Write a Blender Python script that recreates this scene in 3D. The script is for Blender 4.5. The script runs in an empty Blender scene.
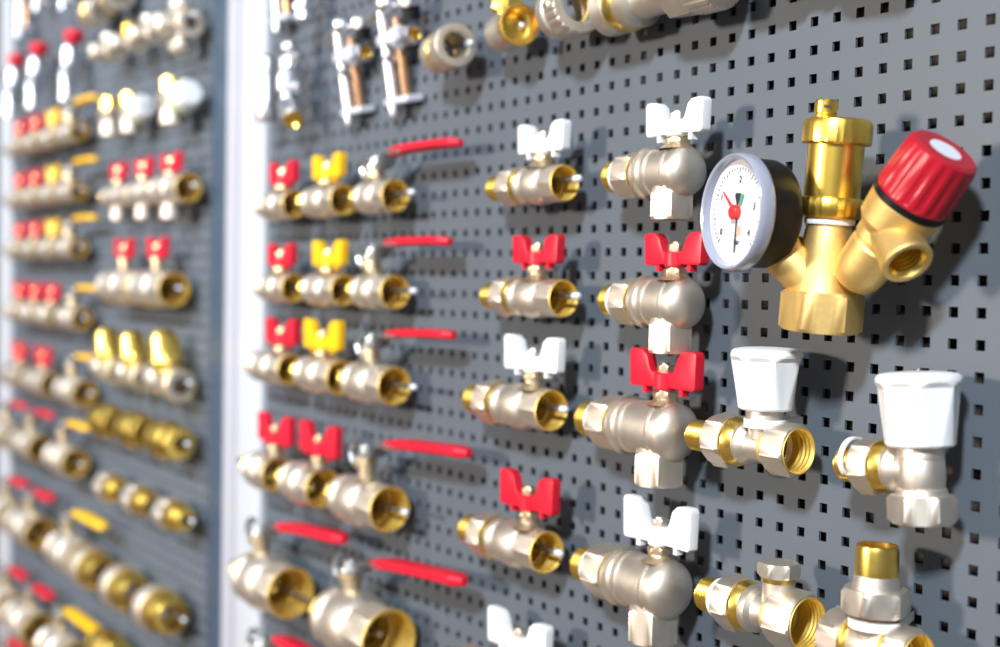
import bpy, bmesh, math, random
from mathutils import Matrix, Vector
PI = math.pi
rnd = random.Random(7)
scene = bpy.context.scene
COL = scene.collection
MM = 0.001
# ------------------------------------------------------------------ materials
def mat(name, col, rough=0.5, metal=0.0, noise=0.0, nscale=120.0, bump=0.0, coat=0.0, rvar=0.0, spec=0.5):
    m = bpy.data.materials.new(name); m.use_nodes = True
    nt = m.node_tree; b = nt.nodes['Principled BSDF']
    b.inputs['Base Color'].default_value = (*col, 1); b.inputs['Roughness'].default_value = rough
    b.inputs['Metallic'].default_value = metal; b.inputs['Coat Weight'].default_value = coat
    b.inputs['Specular IOR Level'].default_value = spec
    if noise or bump or rvar:
        tc = nt.nodes.new('ShaderNodeTexCoord'); n = nt.nodes.new('ShaderNodeTexNoise')
        n.inputs['Scale'].default_value = nscale; n.inputs['Detail'].default_value = 3
        nt.links.new(tc.outputs['Object'], n.inputs['Vector'])
        if noise:
            mx = nt.nodes.new('ShaderNodeMixRGB'); mx.blend_type = 'MULTIPLY'
            mx.inputs[1].default_value = (*col, 1); mx.inputs[0].default_value = noise
            nt.links.new(n.outputs['Fac'], mx.inputs[2]); 
            br = nt.nodes.new('ShaderNodeMapRange'); br.inputs[3].default_value = .35; br.inputs[4].default_value = 1.4
            nt.links.new(n.outputs['Fac'], br.inputs[0]); nt.links.new(br.outputs[0], mx.inputs[2])
            nt.links.new(mx.outputs[0], b.inputs['Base Color'])
        if rvar:
            mr = nt.nodes.new('ShaderNodeMapRange'); mr.inputs[3].default_value = rough - rvar; mr.inputs[4].default_value = rough + rvar
            nt.links.new(n.outputs['Fac'], mr.inputs[0]); nt.links.new(mr.outputs[0], b.inputs['Roughness'])
        if bump:
            bp = nt.nodes.new('ShaderNodeBump'); bp.inputs['Strength'].default_value = bump; bp.inputs['Distance'].default_value = .0004
            nt.links.new(n.outputs['Fac'], bp.inputs['Height']); nt.links.new(bp.outputs[0], b.inputs['Normal'])
    return m
NICKEL = mat('satin_nickel', (.76, .69, .605), .50, 1, .12, 160, .05, rvar=.05)
BOREB = mat('bore_brass', (1.0, .74, .20), .60, 1, .10, 140, .03)
PALE = mat('pale_chrome', (.80, .84, .92), .42, .35, .05, 80)
HOOKM = mat('dull_steel', (.34, .35, .37), .42, 1, .1, 120)
STEMB = mat('tan_brass', (.74, .60, .40), .42, 1, .12, 140, .03)
BRASS = mat('bright_brass', (.95, .66, .15), .30, 1, .12, 140, .03, rvar=.05)
CAST = mat('cast_brass', (.84, .60, .23), .56, 1, .15, 300, .22)
VENTB = mat('polished_brass', (.95, .64, .12), .33, 1, .08, 100, .02)
CHROME = mat('chrome', (.70, .71, .75), .36, 1, .04, 60)
STEEL = mat('zinc_steel', (.68, .71, .75), .28, 1, .12, 150, .04)
BALL = mat('chromed_ball', (.42, .40, .38), .25, 1, .1, 90)
RED = mat('red_plastic', (.62, .008, .030), .38, 0, .06, 90, .04)
REDCAP = mat('deep_red_plastic', (.42, .006, .020), .36, 0, .06, 120, .04)
YELLOW = mat('yellow_plastic', (.90, .50, .004), .38, 0, .06, 90, .04)
WHITE = mat('white_plastic', (.86, .86, .87), .34, 0, .03, 80, .02)
GREENW = mat('pale_green_plastic', (.66, .80, .50), .35, 0, .05, 80)
TIE = mat('nylon_strap', (.80, .80, .80), .40, 0, .03, 80)
BLACK = mat('black_plastic', (.006, .006, .007), .45, 0, .1, 120, .03, spec=.22)
DIAL = mat('dial_paper', (.70, .71, .77), .5, 0, .02, 60)
INK = mat('black_ink', (.03, .03, .035), .5, 0, .02, 50)
NEEDLE = mat('red_needle', (.85, .03, .03), .4, 0, .02, 50)
GREENI = mat('green_ink', (.10, .30, .20), .5, 0, .02, 50)
PINKI = mat('salmon_ink', (.75, .40, .32), .5, 0, .02, 50)
BOARD = mat('grey_powder_coat', (.101, .118, .141), .50, 0, .08, 500, .05, spec=.35)
BACK = mat('dark_backing', (.055, .048, .046), .7, 0, .1, 20)
POST = mat('white_aluminium', (.49, .51, .55), .35, 0, .03, 30)
LILAC = mat('lilac_grey_aluminium', (.40, .40, .45), .4, 0, .03, 30)
SLATE = mat('slate_blue_strip', (.045, .070, .105), .45, 0, .05, 30)
FLOORM = mat('hall_carpet', (.16, .125, .10), .9, 0, .2, 6)
def glass_mat():
    m = bpy.data.materials.new('clear_lens'); m.use_nodes = True
    b = m.node_tree.nodes['Principled BSDF']
    b.inputs['Base Color'].default_value = (.97, .98, 1, 1); b.inputs['Roughness'].default_value = .06
    b.inputs['Transmission Weight'].default_value = 1; b.inputs['IOR'].default_value = 1.45
    return m
LENS = glass_mat()
RIMP = mat('frosted_clear_plastic', (.30, .32, .40), .20, 0, .03, 60, coat=.6)
# ------------------------------------------------------------------ mesh helpers (millimetres)
RX = Matrix.Identity(4)                                   # lathe axis = local x
RZ = Matrix.Rotation(-PI / 2, 4, 'Y')                     # lathe axis x -> z
RY = Matrix.Rotation(PI / 2, 4, 'Z')                      # x -> y
def T(x=0, y=0, z=0): return Matrix.Translation((x, y, z))
def axis_to(v, at=(0, 0, 0)):
    q = Vector((1, 0, 0)).rotation_difference(Vector(v).normalized())
    return Matrix.Translation(at) @ q.to_matrix().to_4x4()
def rings(bm, R, M, close=False):
    """R: list of rings; each ring is a list of points, or one point (a cap)."""
    vs = [[bm.verts.new(M @ Vector(p)) for p in r] for r in R]
    pairs = list(zip(vs, vs[1:])) + ([(vs[-1], vs[0])] if close else [])
    for a, b in pairs:
        n = max(len(a), len(b))
        for i in range(n):
            j = (i + 1) % n
            if len(a) == 1 and len(b) == 1: continue
            if len(a) == 1: f = (a[0], b[j], b[i])
            elif len(b) == 1: f = (a[i], a[j], b[0])
            else: f = (a[i], a[j], b[j], b[i])
            try: bm.faces.new(f)
            except ValueError: pass
def lathe(bm, prof, M=RX, n=36, hexa=None, sides=6, close=False, ph=0.0, mod=None):
    """prof = [(x, r), ...]; hexa = apothem of a polygon that cuts the round profile (a chamfered hex nut)"""
    R = []
    for x, r in prof:
        if r < 1e-6: R.append([(x, 0, 0)]); continue
        ring = []
        for i in range(n):
            a = 2 * PI * i / n + (ph if hexa else 0)
            rr = r
            if hexa:
                f = ((a - ph) % (2 * PI / sides)) - PI / sides
                rr = min(r, hexa / math.cos(f))
            if mod: rr = mod(a, x, r)
            ring.append((x, rr * math.cos(a), rr * math.sin(a)))
        R.append(ring)
    rings(bm, R, M, close)
def nut(bm, x0, x1, ap, M=RX, inner=0.0, ph=0.0, sides=6):
    c = ap * 1.03; C = ap / math.cos(PI / sides) * 1.01; e = min(1.6, (x1 - x0) * .16)
    if inner > 0: lathe(bm, [(x0, inner), (x0, c), (x0 + e, C), (x1 - e, C), (x1, c), (x1, inner)], M, 48, ap, sides, True, ph)
    else: lathe(bm, [(x0, 0), (x0, c), (x0 + e, C), (x1 - e, C), (x1, c), (x1, 0)], M, 48, ap, sides, False, ph)
def thread(x0, x1, r, amp=.55, pitch=1.9):
    n = max(2, int(abs(x1 - x0) / pitch)); out = []
    for i in range(n):
        a = x0 + (x1 - x0) * i / n; b = x0 + (x1 - x0) * (i + .5) / n
        out += [(a, r - amp), (b, r)]
    out.append((x1, r - amp))
    return out
def pipe_thread(bm, x0, x1, r, M=RX, inner=None, n=36):
    inner = inner or r * .74
    lathe(bm, [(x0, inner), (x0, r - 1), (x0 + .6, r - .5)] + thread(x0 + 1, x1, r) + [(x1, inner)], M, n, close=True)
def prism(bm, pts, t, M=RX, y0=None):
    """outline pts in x-z, extruded along y by t (centred)"""
    y0 = -t / 2 if y0 is None else y0
    a = [bm.verts.new(M @ Vector((x, y0, z))) for x, z in pts]
    b = [bm.verts.new(M @ Vector((x, y0 + t, z))) for x, z in pts]
    n = len(pts)
    fs = [bm.faces.new(a), bm.faces.new(b[::-1])]
    for i in range(n): fs.append(bm.faces.new((a[i], b[i], b[(i + 1) % n], a[(i + 1) % n])))
    return fs
def box(bm, x0, x1, y0, y1, z0, z1, M=RX):
    prism(bm, [(x0, z0), (x1, z0), (x1, z1), (x0, z1)], y1 - y0, M, y0)
def bevel(bm, w, seg=2, ang=40):
    bmesh.ops.recalc_face_normals(bm, faces=bm.faces)
    es = [e for e in bm.edges if len(e.link_faces) == 2 and e.calc_face_angle(0) > math.radians(ang)]
    bmesh.ops.bevel(bm, geom=es, offset=w, segments=seg, affect='EDGES', profile=.6, clamp_overlap=True)
def tube(bm, path, r, M=RX, n=10, flat=1.0):
    P = [Vector(p) for p in path]; R = []
    up = Vector((.13, .21, .97))
    for i, p in enumerate(P):
        d = (P[min(i + 1, len(P) - 1)] - P[max(i - 1, 0)]).normalized()
        s = d.cross(up).normalized(); u = s.cross(d)
        R.append([p + s * r * math.cos(2 * PI * k / n) + u * r * flat * math.sin(2 * PI * k / n) for k in range(n)])
    rings(bm, [[P[0]]] + R + [[P[-1]]], M)
def finish(bm, name, m, smooth=27):
    bmesh.ops.remove_doubles(bm, verts=bm.verts, dist=1e-5)
    bmesh.ops.recalc_face_normals(bm, faces=bm.faces)
    bmesh.ops.scale(bm, vec=(MM, MM, MM), verts=bm.verts)
    me = bpy.data.meshes.new(name); bm.to_mesh(me); bm.free()
    me.materials.append(m)
    for p in me.polygons: p.use_smooth = True
    me.set_sharp_from_angle(angle=math.radians(smooth))
    return me
class Part:
    def __init__(s, name, m, label=None, smooth=27): s.name, s.m, s.label, s.smooth = name, m, label, smooth; s.bm = bmesh.new(); s.kids = []; s.me = None; s.off = (0, 0, 0)
    def sub(s, name, m, label=None): k = Part(name, m, label); s.kids.append(k); return k
    def mesh(s):
        if s.me is None: s.me = finish(s.bm, s.name, s.m, s.smooth)
        return s.me
def place(parts, name, label, cat, X, Z, d=25, group=None, rot=(0, 0, 0), scale=1.0, relabel=None):
    """one thing: an Empty that parents its parts; X, Z on the board, d = distance in front of it (mm)"""
    root = bpy.data.objects.new(name, None); COL.objects.link(root)
    root.empty_display_size = .01
    root.location = (X * MM, -d * MM, Z * MM); root.rotation_euler = rot; root.scale = (scale,) * 3
    root['label'] = label; root['category'] = cat
    if group: root['group'] = group
    def add(p, par):
        o = bpy.data.objects.new(p.name, p.mesh()); COL.objects.link(o); o.parent = par
        if p.label: o['label'] = p.label
        for k in p.kids: add(k, o)
    for p in parts: add(p, root)
    return root
def single(name, bm, m, label=None, cat=None, group=None, kind=None, smooth=30, loc=(0, 0, 0)):
    o = bpy.data.objects.new(name, finish(bm, name, m, smooth)); COL.objects.link(o); o.location = [c * MM for c in loc]
    if label: o['label'] = label
    if cat: o['category'] = cat
    if group: o['group'] = group
    if kind: o['kind'] = kind
    return o
# ------------------------------------------------------------------ valve pieces
def bore(par, x0, x1, r, M=RX, depth=None, rim=None):
    """brass female thread seen in the open end at x1 (towards +x); a chromed ball sits at its bottom"""
    rim = rim or r * 1.2
    r = max(r, rim * .91)
    b = par.sub('threaded_bore', BOREB, 'bright brass female thread')
    lathe(b.bm, [(x1 - 1.2, rim), (x1 + .05, rim - .4), (x1 + .05, r + .5), (x1 - 1.5, r)] + thread(x1 - 2, x0 + 5, r, .32, 2.2) + [(x0 + 4, r * .88), (x0, r * .86), (x0, r * .92), (x1 - 2.2, r * 1.03), (x1 - 1.2, rim)], M, 40)
def ball_body(L, R, left_r, right_hex=True):
    """nickel body along +x from 0 to L; R = circumscribed radius of the right end"""
    p = Part('body', NICKEL)
    ap = R * .90
    lathe(p.bm, [(0, left_r * .6), (0, left_r), (L * .03, R * .98), (L * .10, R * 1.0), (L * .13, R * .95), (L * .15, R * .90), (L * .20, R * .90), (L * .22, R * .97), (L * .30, R * 1.05), (L * .42, R * 1.08), (L * .54, R * 1.05), (L * .60, R * .98), (L * .62, R * .92), (L * .66, R * .92), (L * .67, R * .80)], RX, 48)
    c = ap * 1.05; C = R * 1.02; x0, x1 = L * .655, L
    lathe(p.bm, [(x0, R * .7), (x0, c), (x0 + 1.5, C), (x1 - 1.5, C), (x1 - .6, c), (x1 - .4, R * .90), (x1 - 2, R * .88)], RX, 48, ap, 8)
    bore(p, L * .44, L + .3, R * .78, rim=R * .945)
    k = p.sub('ball', BALL, 'dark chromed ball inside the bore')
    lathe(k.bm, [(L * .46, R * .86), (L * .46, R * .70)] + [(L * .46 + R * .22 * math.sin(a), R * .70 * math.cos(a)) for a in (.3, .6, .9, 1.2)] + [(L * .46 + R * .22, 0)], RX, 32)
    return p
def butterfly(m, s, zc, H=22.0, W=28.0, lab=None):
    W *= .85; H *= .86
    """wing handle with its bridge at height zc above the stem foot"""
    p = Part('butterfly_handle', m, lab)
    th = 7.0
    for sx in (-1, 1):
        o = [(3, .6), (8, 0), (W - 1.5, -.6), (W, .8), (W + .7, H * .90), (W - .6, H), (W * .80, H), (W * .62, H * .98), (W * .48, H * .84), (W * .40, H * .56), (W * .34, H * .42), (3, H * .38)]
        o = [(sx * x, z) for x, z in o]
        if sx < 0: o = o[::-1]
        prism(p.bm, o, th, T(0, 0, zc))
    bevel(p.bm, 1.3, 2, 30)
    # hub and the two stop tabs
    lathe(p.bm, [(-1.5, 0), (-1.5, 6), (-.5, 6.8), (H * .36, 6.8), (H * .40, 5.6), (H * .40, 0)], T(0, 0, zc) @ RZ, 28)
    for sx in (-1, 1): box(p.bm, sx * W * .56 - 1.5, sx * W * .56 + 1.5, -2.5, 2.5, -4, 1.5, T(0, 0, zc))
    bmesh.ops.scale(p.bm, vec=(s, s, s), verts=p.bm.verts, space=T(0, 0, -zc)) if s != 1 else None
    n = p.sub('lock_nut', STEMB if m is not WHITE else NICKEL, 'small metal lock nut')
    nut(n.bm, H * .38 * s, H * .38 * s + 4.6, 4.5, T(0, 0, zc) @ RZ)
    lathe(n.bm, [(H * .38 * s + 4.4, 2.8), (H * .38 * s + 5.8, 2.5), (H * .38 * s + 6.2, 0)], T(0, 0, zc) @ RZ, 16)
    return p
def stem(z0, z1, r, base=1.0):
    p = Part('stem', STEMB)
    lathe(p.bm, [(z0, r * 1.9 * base), (z0 + 2.5, r * 1.45), (z0 + 4.5, r * 1.2), (z1 - 3.5, r * 1.15), (z1 - 3, r * .9), (z1 + 1, r * .9), (z1 + 1, 0)], RZ, 24)
    nut(p.bm, z1 - 6.2, z1 - 2.4, r * 1.28, RZ)
    return p
def shift(parts, dx=0, dz=0):
    def go(p):
        bmesh.ops.translate(p.bm, vec=(dx, 0, dz), verts=p.bm.verts)
        for k in p.kids: go(k)
    for p in parts: go(p)
    return parts
def lever(m, zc, Ls, s=1.0, lab=None, droop=0.0, off=0.0):
    """flat steel lever with a plastic sleeve, reaching +x; zc = height of the hub plate, sleeve 9 mm higher"""
    p = Part('lever', STEEL)
    w = 15 * s
    up = 9.5 * s
    path = [(-9 * s, 0), (9 * s, 0), (13 * s, 1.2), (20 * s, up - 1), (24 * s, up), (46 * s, up + droop * .2)]
    t = 2.4
    pts = path + [(x, z + t) for x, z in path[::-1]]
    prism(p.bm, pts, w, T(0, 0, zc))
    # stop finger bent down beside the stem and the rolled hub
    box(p.bm, -9 * s, -6.5 * s, -7 * s, 7 * s, -7 * s, 1, T(0, 0, zc))
    lathe(p.bm, [(-1, 0), (-1, 8 * s), (0, 8.8 * s), (t, 8.8 * s), (t + .8, 8 * s), (t + .8, 0)], T(0, 0, zc) @ RZ, 26)
    bevel(p.bm, .5, 1, 50)
    tube(p.bm, [(-10 * s + 8.5 * s * math.cos(a), -3, zc + 1 + 8.5 * s * math.sin(a)) for a in [math.radians(70 + 22 * q) for q in range(11)]], 2.2 * s, n=10)
    n = p.sub('lock_nut', STEEL)
    nut(n.bm, t + .5, t + 5, 4.6 * s, T(0, 0, zc) @ RZ); lathe(n.bm, [(t + 5, 2.6 * s), (t + 7.5, 2.4 * s), (t + 7.6, 0)], T(0, 0, zc) @ RZ, 14)
    g = p.sub('sleeve', m, lab)
    N = 14; hw, hh = 7.6 * s, 3.6 * s
    R = []
    x0, x1 = 23 * s + off, 23 * s + off + Ls
    for i in range(N + 1):
        f = i / N; x = x0 + (x1 - x0) * f
        z = zc + up + t / 2 + 2.0 * s * math.sin(min(1, f * 3) * PI / 2) * 1.0 - 3.0 * s * max(0, f - .75) ** 2 * 6 + droop * f
        k = (1 - .35 * max(0, 1 - f * 8) ** 2) * (1 if f < .9 else math.sqrt(max(.05, 1 - ((f - .9) / .104) ** 2)))
        ring = []
        for j in range(16):
            a = 2 * PI * j / 16; c, sn = math.cos(a), math.sin(a)
            ring.append((x, hw * k * abs(c) ** .55 * (1 if c > 0 else -1), z + hh * (.55 + .45 * k) * abs(sn) ** .7 * (1 if sn > 0 else -1)))
        R.append(ring)
    def cen(r): return [tuple(sum(q[i] for q in r) / len(r) for i in range(3))]
    rings(g.bm, [cen(R[0])] + R + [cen(R[-1])], RX)
    if zc: pass
    return p
_cache = {}
def straight_valve(key, L, xs, R, handle, hm, union=True, zh=18, nip=12, nutl=17, s=1.0, H=22, W=28, Ls=100, lab=None, droop=0.0, off=0.0):
    """ball valve along +x, 0..L, its stem at xs; zh = height of the handle's foot above the axis"""
    k = ('straight', key)
    if k in _cache: return _cache[k]
    P = []
    rn = R * .70
    if union:
        t = Part('tailpiece', BRASS, 'brass threaded tailpiece'); pipe_thread(t.bm, 0, nip + 2, rn); P.append(t)
        u = Part('union_nut', NICKEL, 'nickel hexagon union nut'); nut(u.bm, nip, nip + nutl, R * .96, RX, rn * .8, PI / 12); P.append(u)
        c = Part('collar', BRASS, 'brass collar')
        lathe(c.bm, [(nip + nutl - 1, rn * .8), (nip + nutl - 1, R * .92), (nip + nutl + 2, R * .99), (nip + nutl + 5, R * .99), (nip + nutl + 6, R * .9), (nip + nutl + 6, rn * .8)], RX, 40, close=True); P.append(c)
        xb = nip + nutl + 4.5
    else:
        t = Part('male_thread', BRASS, 'brass male thread'); pipe_thread(t.bm, 0, nip + 2, R * .82); P.append(t)
        xb = nip
    b = ball_body(L - xb, R, R * .85); shift([b], xb); P.append(b)
    z0 = R * .86
    sm = stem(z0, zh + (2.6 if handle == 'butterfly' else 0), 5.0 * s, 1.15); shift([sm], xs); P.append(sm)
    if handle == 'butterfly': h = butterfly(hm, s, zh + 2.6, H, W, lab)
    else: h = lever(hm, zh, Ls, s, lab, droop, off)
    shift([h], xs); P.append(h)
    _cache[k] = P
    return P
def angle_valve(key, R, xs, hm, nip=11, nutl=18, zh=18, out=25, s=1.0, H=22, W=28, lab=None):
    out += 2.0 if out < 30 else -3.2
    """angle ball valve: union at 0, body towards +x with a domed end, outlet down under the stem at xs"""
    k = ('angle', key)
    if k in _cache: return _cache[k]
    P = []; rn = R * .64
    t = Part('tailpiece', BRASS, 'brass threaded tailpiece'); pipe_thread(t.bm, 0, nip + 2, rn); P.append(t)
    u = Part('union_nut', NICKEL, 'nickel hexagon union nut'); nut(u.bm, nip, nip + nutl, R * .84, RX, rn * .8, PI / 12); P.append(u)
    c = Part('collar', BRASS, 'brass collar'); x = nip + nutl
    lathe(c.bm, [(x - 1, rn * .8), (x - 1, R * .80), (x + 2, R * .88), (x + 5, R * .88), (x + 6, R * .8), (x + 6, rn * .8)], RX, 40, close=True); P.append(c)
    b = Part('body', NICKEL); xb = x + 4.5; xe = xs + R * .55
    prof = [(xb, R * .6), (xb, R * .94), (xb + 1, R * 1.03), (xb + 4, R * 1.04), (xb + 4.6, R * .90), (xb + 8, R * .88), (xb + 8.6, R * .95), (xb + 11, R * .97), (xb + 11.6, R * .90), (xb + 13, R * .91), (xs - R * .35, R * .98), (xe - R * .5, R * 1.0), (xe - R * .46, R * .93), (xe - R * .36, R * .94), (xe - R * .34, R * .98), (xe - R * .1, R * .98)]
    for i in range(1, 9):
        a = i / 8 * PI / 2
        prof.append((xe - R * .1 + R * .62 * math.sin(a), max(0, R * .98 * math.cos(a)) if i < 8 else 0))
    lathe(b.bm, prof, RX, 48)
    M = T(xs - R * .22, 0, 0) @ RZ
    lathe(b.bm, [(0, R * .80), (-out * .62, R * .80)], M, 36)
    o = b.sub('outlet', NICKEL)
    ap = R * .80; zt = -R * .74
    lathe(o.bm, [(zt + 2, R * .5), (zt + 2, ap * .9), (zt, ap * 1.05), (zt - 2, ap * 1.155), (-out + 1.5, ap * 1.155), (-out, ap * 1.03), (-out, R * .62), (-out + 10, R * .58)], M, 48, ap, 6, ph=.80)
    P.append(b)
    sm = stem(R * .86, zh + 2.6, 5.0 * s, 1.15); shift([sm], xs); P.append(sm)
    h = butterfly(hm, s, zh + 2.6, H, W, lab); shift([h], xs); P.append(h)
    _cache[k] = P
    return P
# ------------------------------------------------------------------ supports
def hook(X0, X1, Z, d, label, r=1.7, group='steel display hooks'):
    bm = bmesh.new()
    path = [(0, 2, 0), (0, -d + 8, 0)] + [(8 - 8 * math.cos(a), -d + 8 - 8 * math.sin(a), 0) for a in (.4, .8, 1.2, 1.57)] + [(X1 - X0 - 2, -d, 0), (X1 - X0, -d, 0)]
    tube(bm, path, r)
    o = single('display_hook', bm, HOOKM, label, 'hook', group, loc=(X0, 0, Z))
    t = bmesh.new(); L = X1 - X0
    lathe(t, [(L - 5, 0), (L - 5, r + .6), (L, r + .7), (L + 1.2, r * .8), (L + 1.5, 0)], T(0, -d, 0), 14)
    c = bpy.data.objects.new('tip_cap', finish(t, 'tip_cap', PALE)); COL.objects.link(c); c.parent = o; c['label'] = 'pale tip of the hook'
    return o
def cable_tie(X, Z, d, r, label, axis='x', w=2.8, tail=9):
    """nylon strap looped round a pipe (radius r) and drawn back to the board"""
    bm = bmesh.new(); N = 30
    out, inn = [], []
    for rr, dst in ((r + 1.1, out), (r + .3, inn)):
        dst.append((d - .5, 1.4 if rr > r + 1 else .6))
        for i in range(N + 1):
            a = math.radians(64) + math.radians(232) * i / N      # angle measured from the board side
            dst.append((rr * math.cos(a), rr * math.sin(a)))
        dst.append((d - .5, -1.4 if rr > r + 1 else -.6))
    A, B = [], []
    n = len(out)
    V = []
    for (y, z), (yi, zi) in zip(out, inn):
        if axis == 'x': V.append([bm.verts.new(p) for p in ((-w / 2, y, z), (w / 2, y, z), (w / 2, yi, zi), (-w / 2, yi, zi))])
        else: V.append([bm.verts.new(p) for p in ((z, y, -w / 2), (z, y, w / 2), (zi, yi, w / 2), (zi, yi, -w / 2))])
    for a, b in zip(V, V[1:]):
        for i in range(4): bm.faces.new((a[i], a[(i + 1) % 4], b[(i + 1) % 4], b[i]))
    bm.faces.new(V[0]); bm.faces.new(V[-1][::-1])
    # locking head
    if axis == 'x': box(bm, -w * .8, w * .8, r + 1, r + 6, -3, 3)
    else: box(bm, -3, 3, r + 1, r + 6, -w * .8, w * .8)
    return single('cable_tie', bm, TIE, label, 'cable tie', 'nylon straps holding fittings to the panel', loc=(X, -d, Z))
exec_later = []
# ------------------------------------------------------------------ the setting: panels, posts, wall, floor
def pegboard(X0, X1, Z0, Z1, label, name='pegboard'):
    h, pt, th = 2.55, 15.0, 1.6
    def lines(a, b):
        L = [a]; k = math.ceil((a + 4) / pt)
        while k * pt + 4 < b: L += [k * pt - h, k * pt + h]; k += 1
        return L + [b]
    xs, zs = lines(X0, X1), lines(Z0, Z1)
    nx, nz = len(xs), len(zs)
    V = [(x * MM, 0, z * MM) for z in zs for x in xs] + [(x * MM, th * MM, z * MM) for z in zs for x in xs]
    F = []; o = nx * nz
    for j in range(nz - 1):
        for i in range(nx - 1):
            a, b, c, e = j * nx + i, j * nx + i + 1, (j + 1) * nx + i + 1, (j + 1) * nx + i
            if i % 2 == 1 and j % 2 == 1:
                for p, q in ((a, b), (b, c), (c, e), (e, a)): F.append((q, p, p + o, q + o))
            else: F += [(a, b, c, e), (e + o, c + o, b + o, a + o)]
    def edge(idx):
        for p, q in zip(idx, idx[1:]): F.append((p, p + o, q + o, q))
    edge(list(range(nx))[::-1]); edge([(nz - 1) * nx + i for i in range(nx)]); edge([j * nx for j in range(nz)]); edge([j * nx + nx - 1 for j in range(nz)][::-1])
    me = bpy.data.meshes.new(name); me.from_pydata(V, [], F); me.materials.append(BOARD)
    ob = bpy.data.objects.new(name, me); COL.objects.link(ob); ob['label'] = label; ob['category'] = 'pegboard'; ob['group'] = 'perforated display panels'
    return ob
ZT, ZB = 400, -860
pegboard(-507, 352, ZB, ZT, 'grey perforated steel panel right of the white post, in the sharper half')
pegboard(-1440, -606, ZB, ZT, 'grey perforated steel panel left of the white post, out of focus')
def upright(name, X0, X1, d0, d1, m, groove=None):
    bm = bmesh.new()
    pts = [(X0, -d1), (X1, -d1), (X1, -d0), (X0, -d0)] if not groove else \
        [(X0, -d1), (groove - 1.5, -d1), (groove - 1.5, -d1 + 3), (groove + 1.5, -d1 + 3), (groove + 1.5, -d1), (X1, -d1), (X1, -d0), (X0, -d0)]
    a = [bm.verts.new((x, y, ZB)) for x, y in pts]; b = [bm.verts.new((x, y, ZT)) for x, y in pts]
    bm.faces.new(a); bm.faces.new(b[::-1])
    for i in range(len(pts)): bm.faces.new((a[i], a[(i + 1) % len(pts)], b[(i + 1) % len(pts)], b[i]))
    bevel(bm, 1.2, 2)
    return single(name, bm, m, kind='structure')
upright('trim_1', -564, -507.5, -8, 5, POST)
upright('trim_2', -1510, -1440.5, -8, 5, POST)
upright('trim_4', -603, -564.5, -8, 4, LILAC, -574)
upright('trim_3', -645, -603.5, 0.2, 3.0, SLATE)
bm = bmesh.new(); box(bm, -1700, 700, 42, 60, -1500, 1500); single('wall_back', bm, BACK, kind='structure')
bm = bmesh.new(); box(bm, -5000, 5000, -7000, 60, -1520, -1500); single('floor', bm, FLOORM, kind='structure')

# ================================================================== RIGHT PANEL
ROWN = ['topmost', 'second from the top', 'third from the top', 'fourth from the top', 'fifth from the top']
GB, GL, GA = 'butterfly ball valves', 'lever ball valves', 'angle ball valves'
# middle column of straight valves with union tailpieces
V = [('v1', -92, -13.9, -77, 12.3, WHITE, 'white', -37, 18.5, 1.0, 22, 28, 17, 14),
     ('v2', -96.5, -12.5, -150, 12.6, RED, 'red', -40.6, 20, 1.0, 21, 28, 17, 14),
     ('v3', -113.5, -22.8, -222, 14.2, WHITE, 'white', -43, 22, 1.0, 26, 34, 18, 15),
     ('v4', -116.5, -24.7, -314, 14.6, RED, 'red', -45, 23, 1.0, 27, 34, 18, 15),
     ('v5', -134, -26, -414, 17.0, WHITE, 'white', -53, 27, 1.0, 27, 38, 14, 22)]
desc = ['white butterfly ball valve, topmost of the middle column',
        'red butterfly ball valve just under the topmost white one of the middle column',
        'white butterfly ball valve between two red handled valves of the middle column',
        'lower of the two red butterfly ball valves in the middle column',
        'white butterfly ball valve cut off by the bottom edge, middle column']
for (key, X0, X1, Z, R, m, cn, xs, zh, s, H, W, nip, nl), lab in zip(V, desc):
    P = straight_valve(key, X1 - X0, xs - X0, R, 'butterfly', m, True, zh, nip, nl, s, H, W, lab=cn + ' plastic wing handle')
    place(P, 'ball_valve', lab, 'valve', X0, Z, 25, GB)
for (key, X0, X1, Z, *_), w in zip(V, ['topmost white valve', 'upper red valve', 'second white valve', 'lower red valve', 'cut off white valve']):
    hook(X0 - 10, X1 + 15, Z + 2, 25, 'steel wire hook running through the %s of the middle column' % w)
# column of angle valves
A = [('a1', 33, 90, -76, 14.6, WHITE, 18.5, 25, 22, 27, 13, 14), ('a2', 32.5, 91.4, -150, 14.8, RED, 19, 26.5, 21, 27, 14, 14),
     ('a3', 14, 85, -223, 17.0, RED, 22, 35, 25, 32, 16, 16), ('a4', 13, 83, -313.5, 17.2, WHITE, 23, 35.5, 28, 33, 16, 16)]
ad = ['white butterfly handle angle ball valve left of the pressure gauge, topmost of its column',
      'red butterfly handle angle ball valve just below the topmost white angle valve',
      'large red butterfly handle angle ball valve left of the smaller white round knob',
      'large white butterfly handle angle ball valve at the bottom of its column']
for (key, X0, xs, Z, R, m, zh, out, H, W, nip, nl), lab in zip(A, ad):
    P = angle_valve(key, R, xs - X0, m, nip, nl, zh, out, 1.0, H, W, lab=('red' if m is RED else 'white') + ' plastic wing handle')
    place(P, 'angle_valve', lab, 'valve', X0, Z, 26, GA)
for (key, X0, xs, Z, R, m, zh, out, H, W, nip, nl), w in zip(A, ['topmost white angle valve', 'upper red angle valve', 'lower red angle valve', 'large white angle valve at the bottom']):
    cable_tie(X0 + nip - 3.2, Z, 26, R * .64, 'pale nylon strap around the brass tail of the %s' % w)
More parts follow.
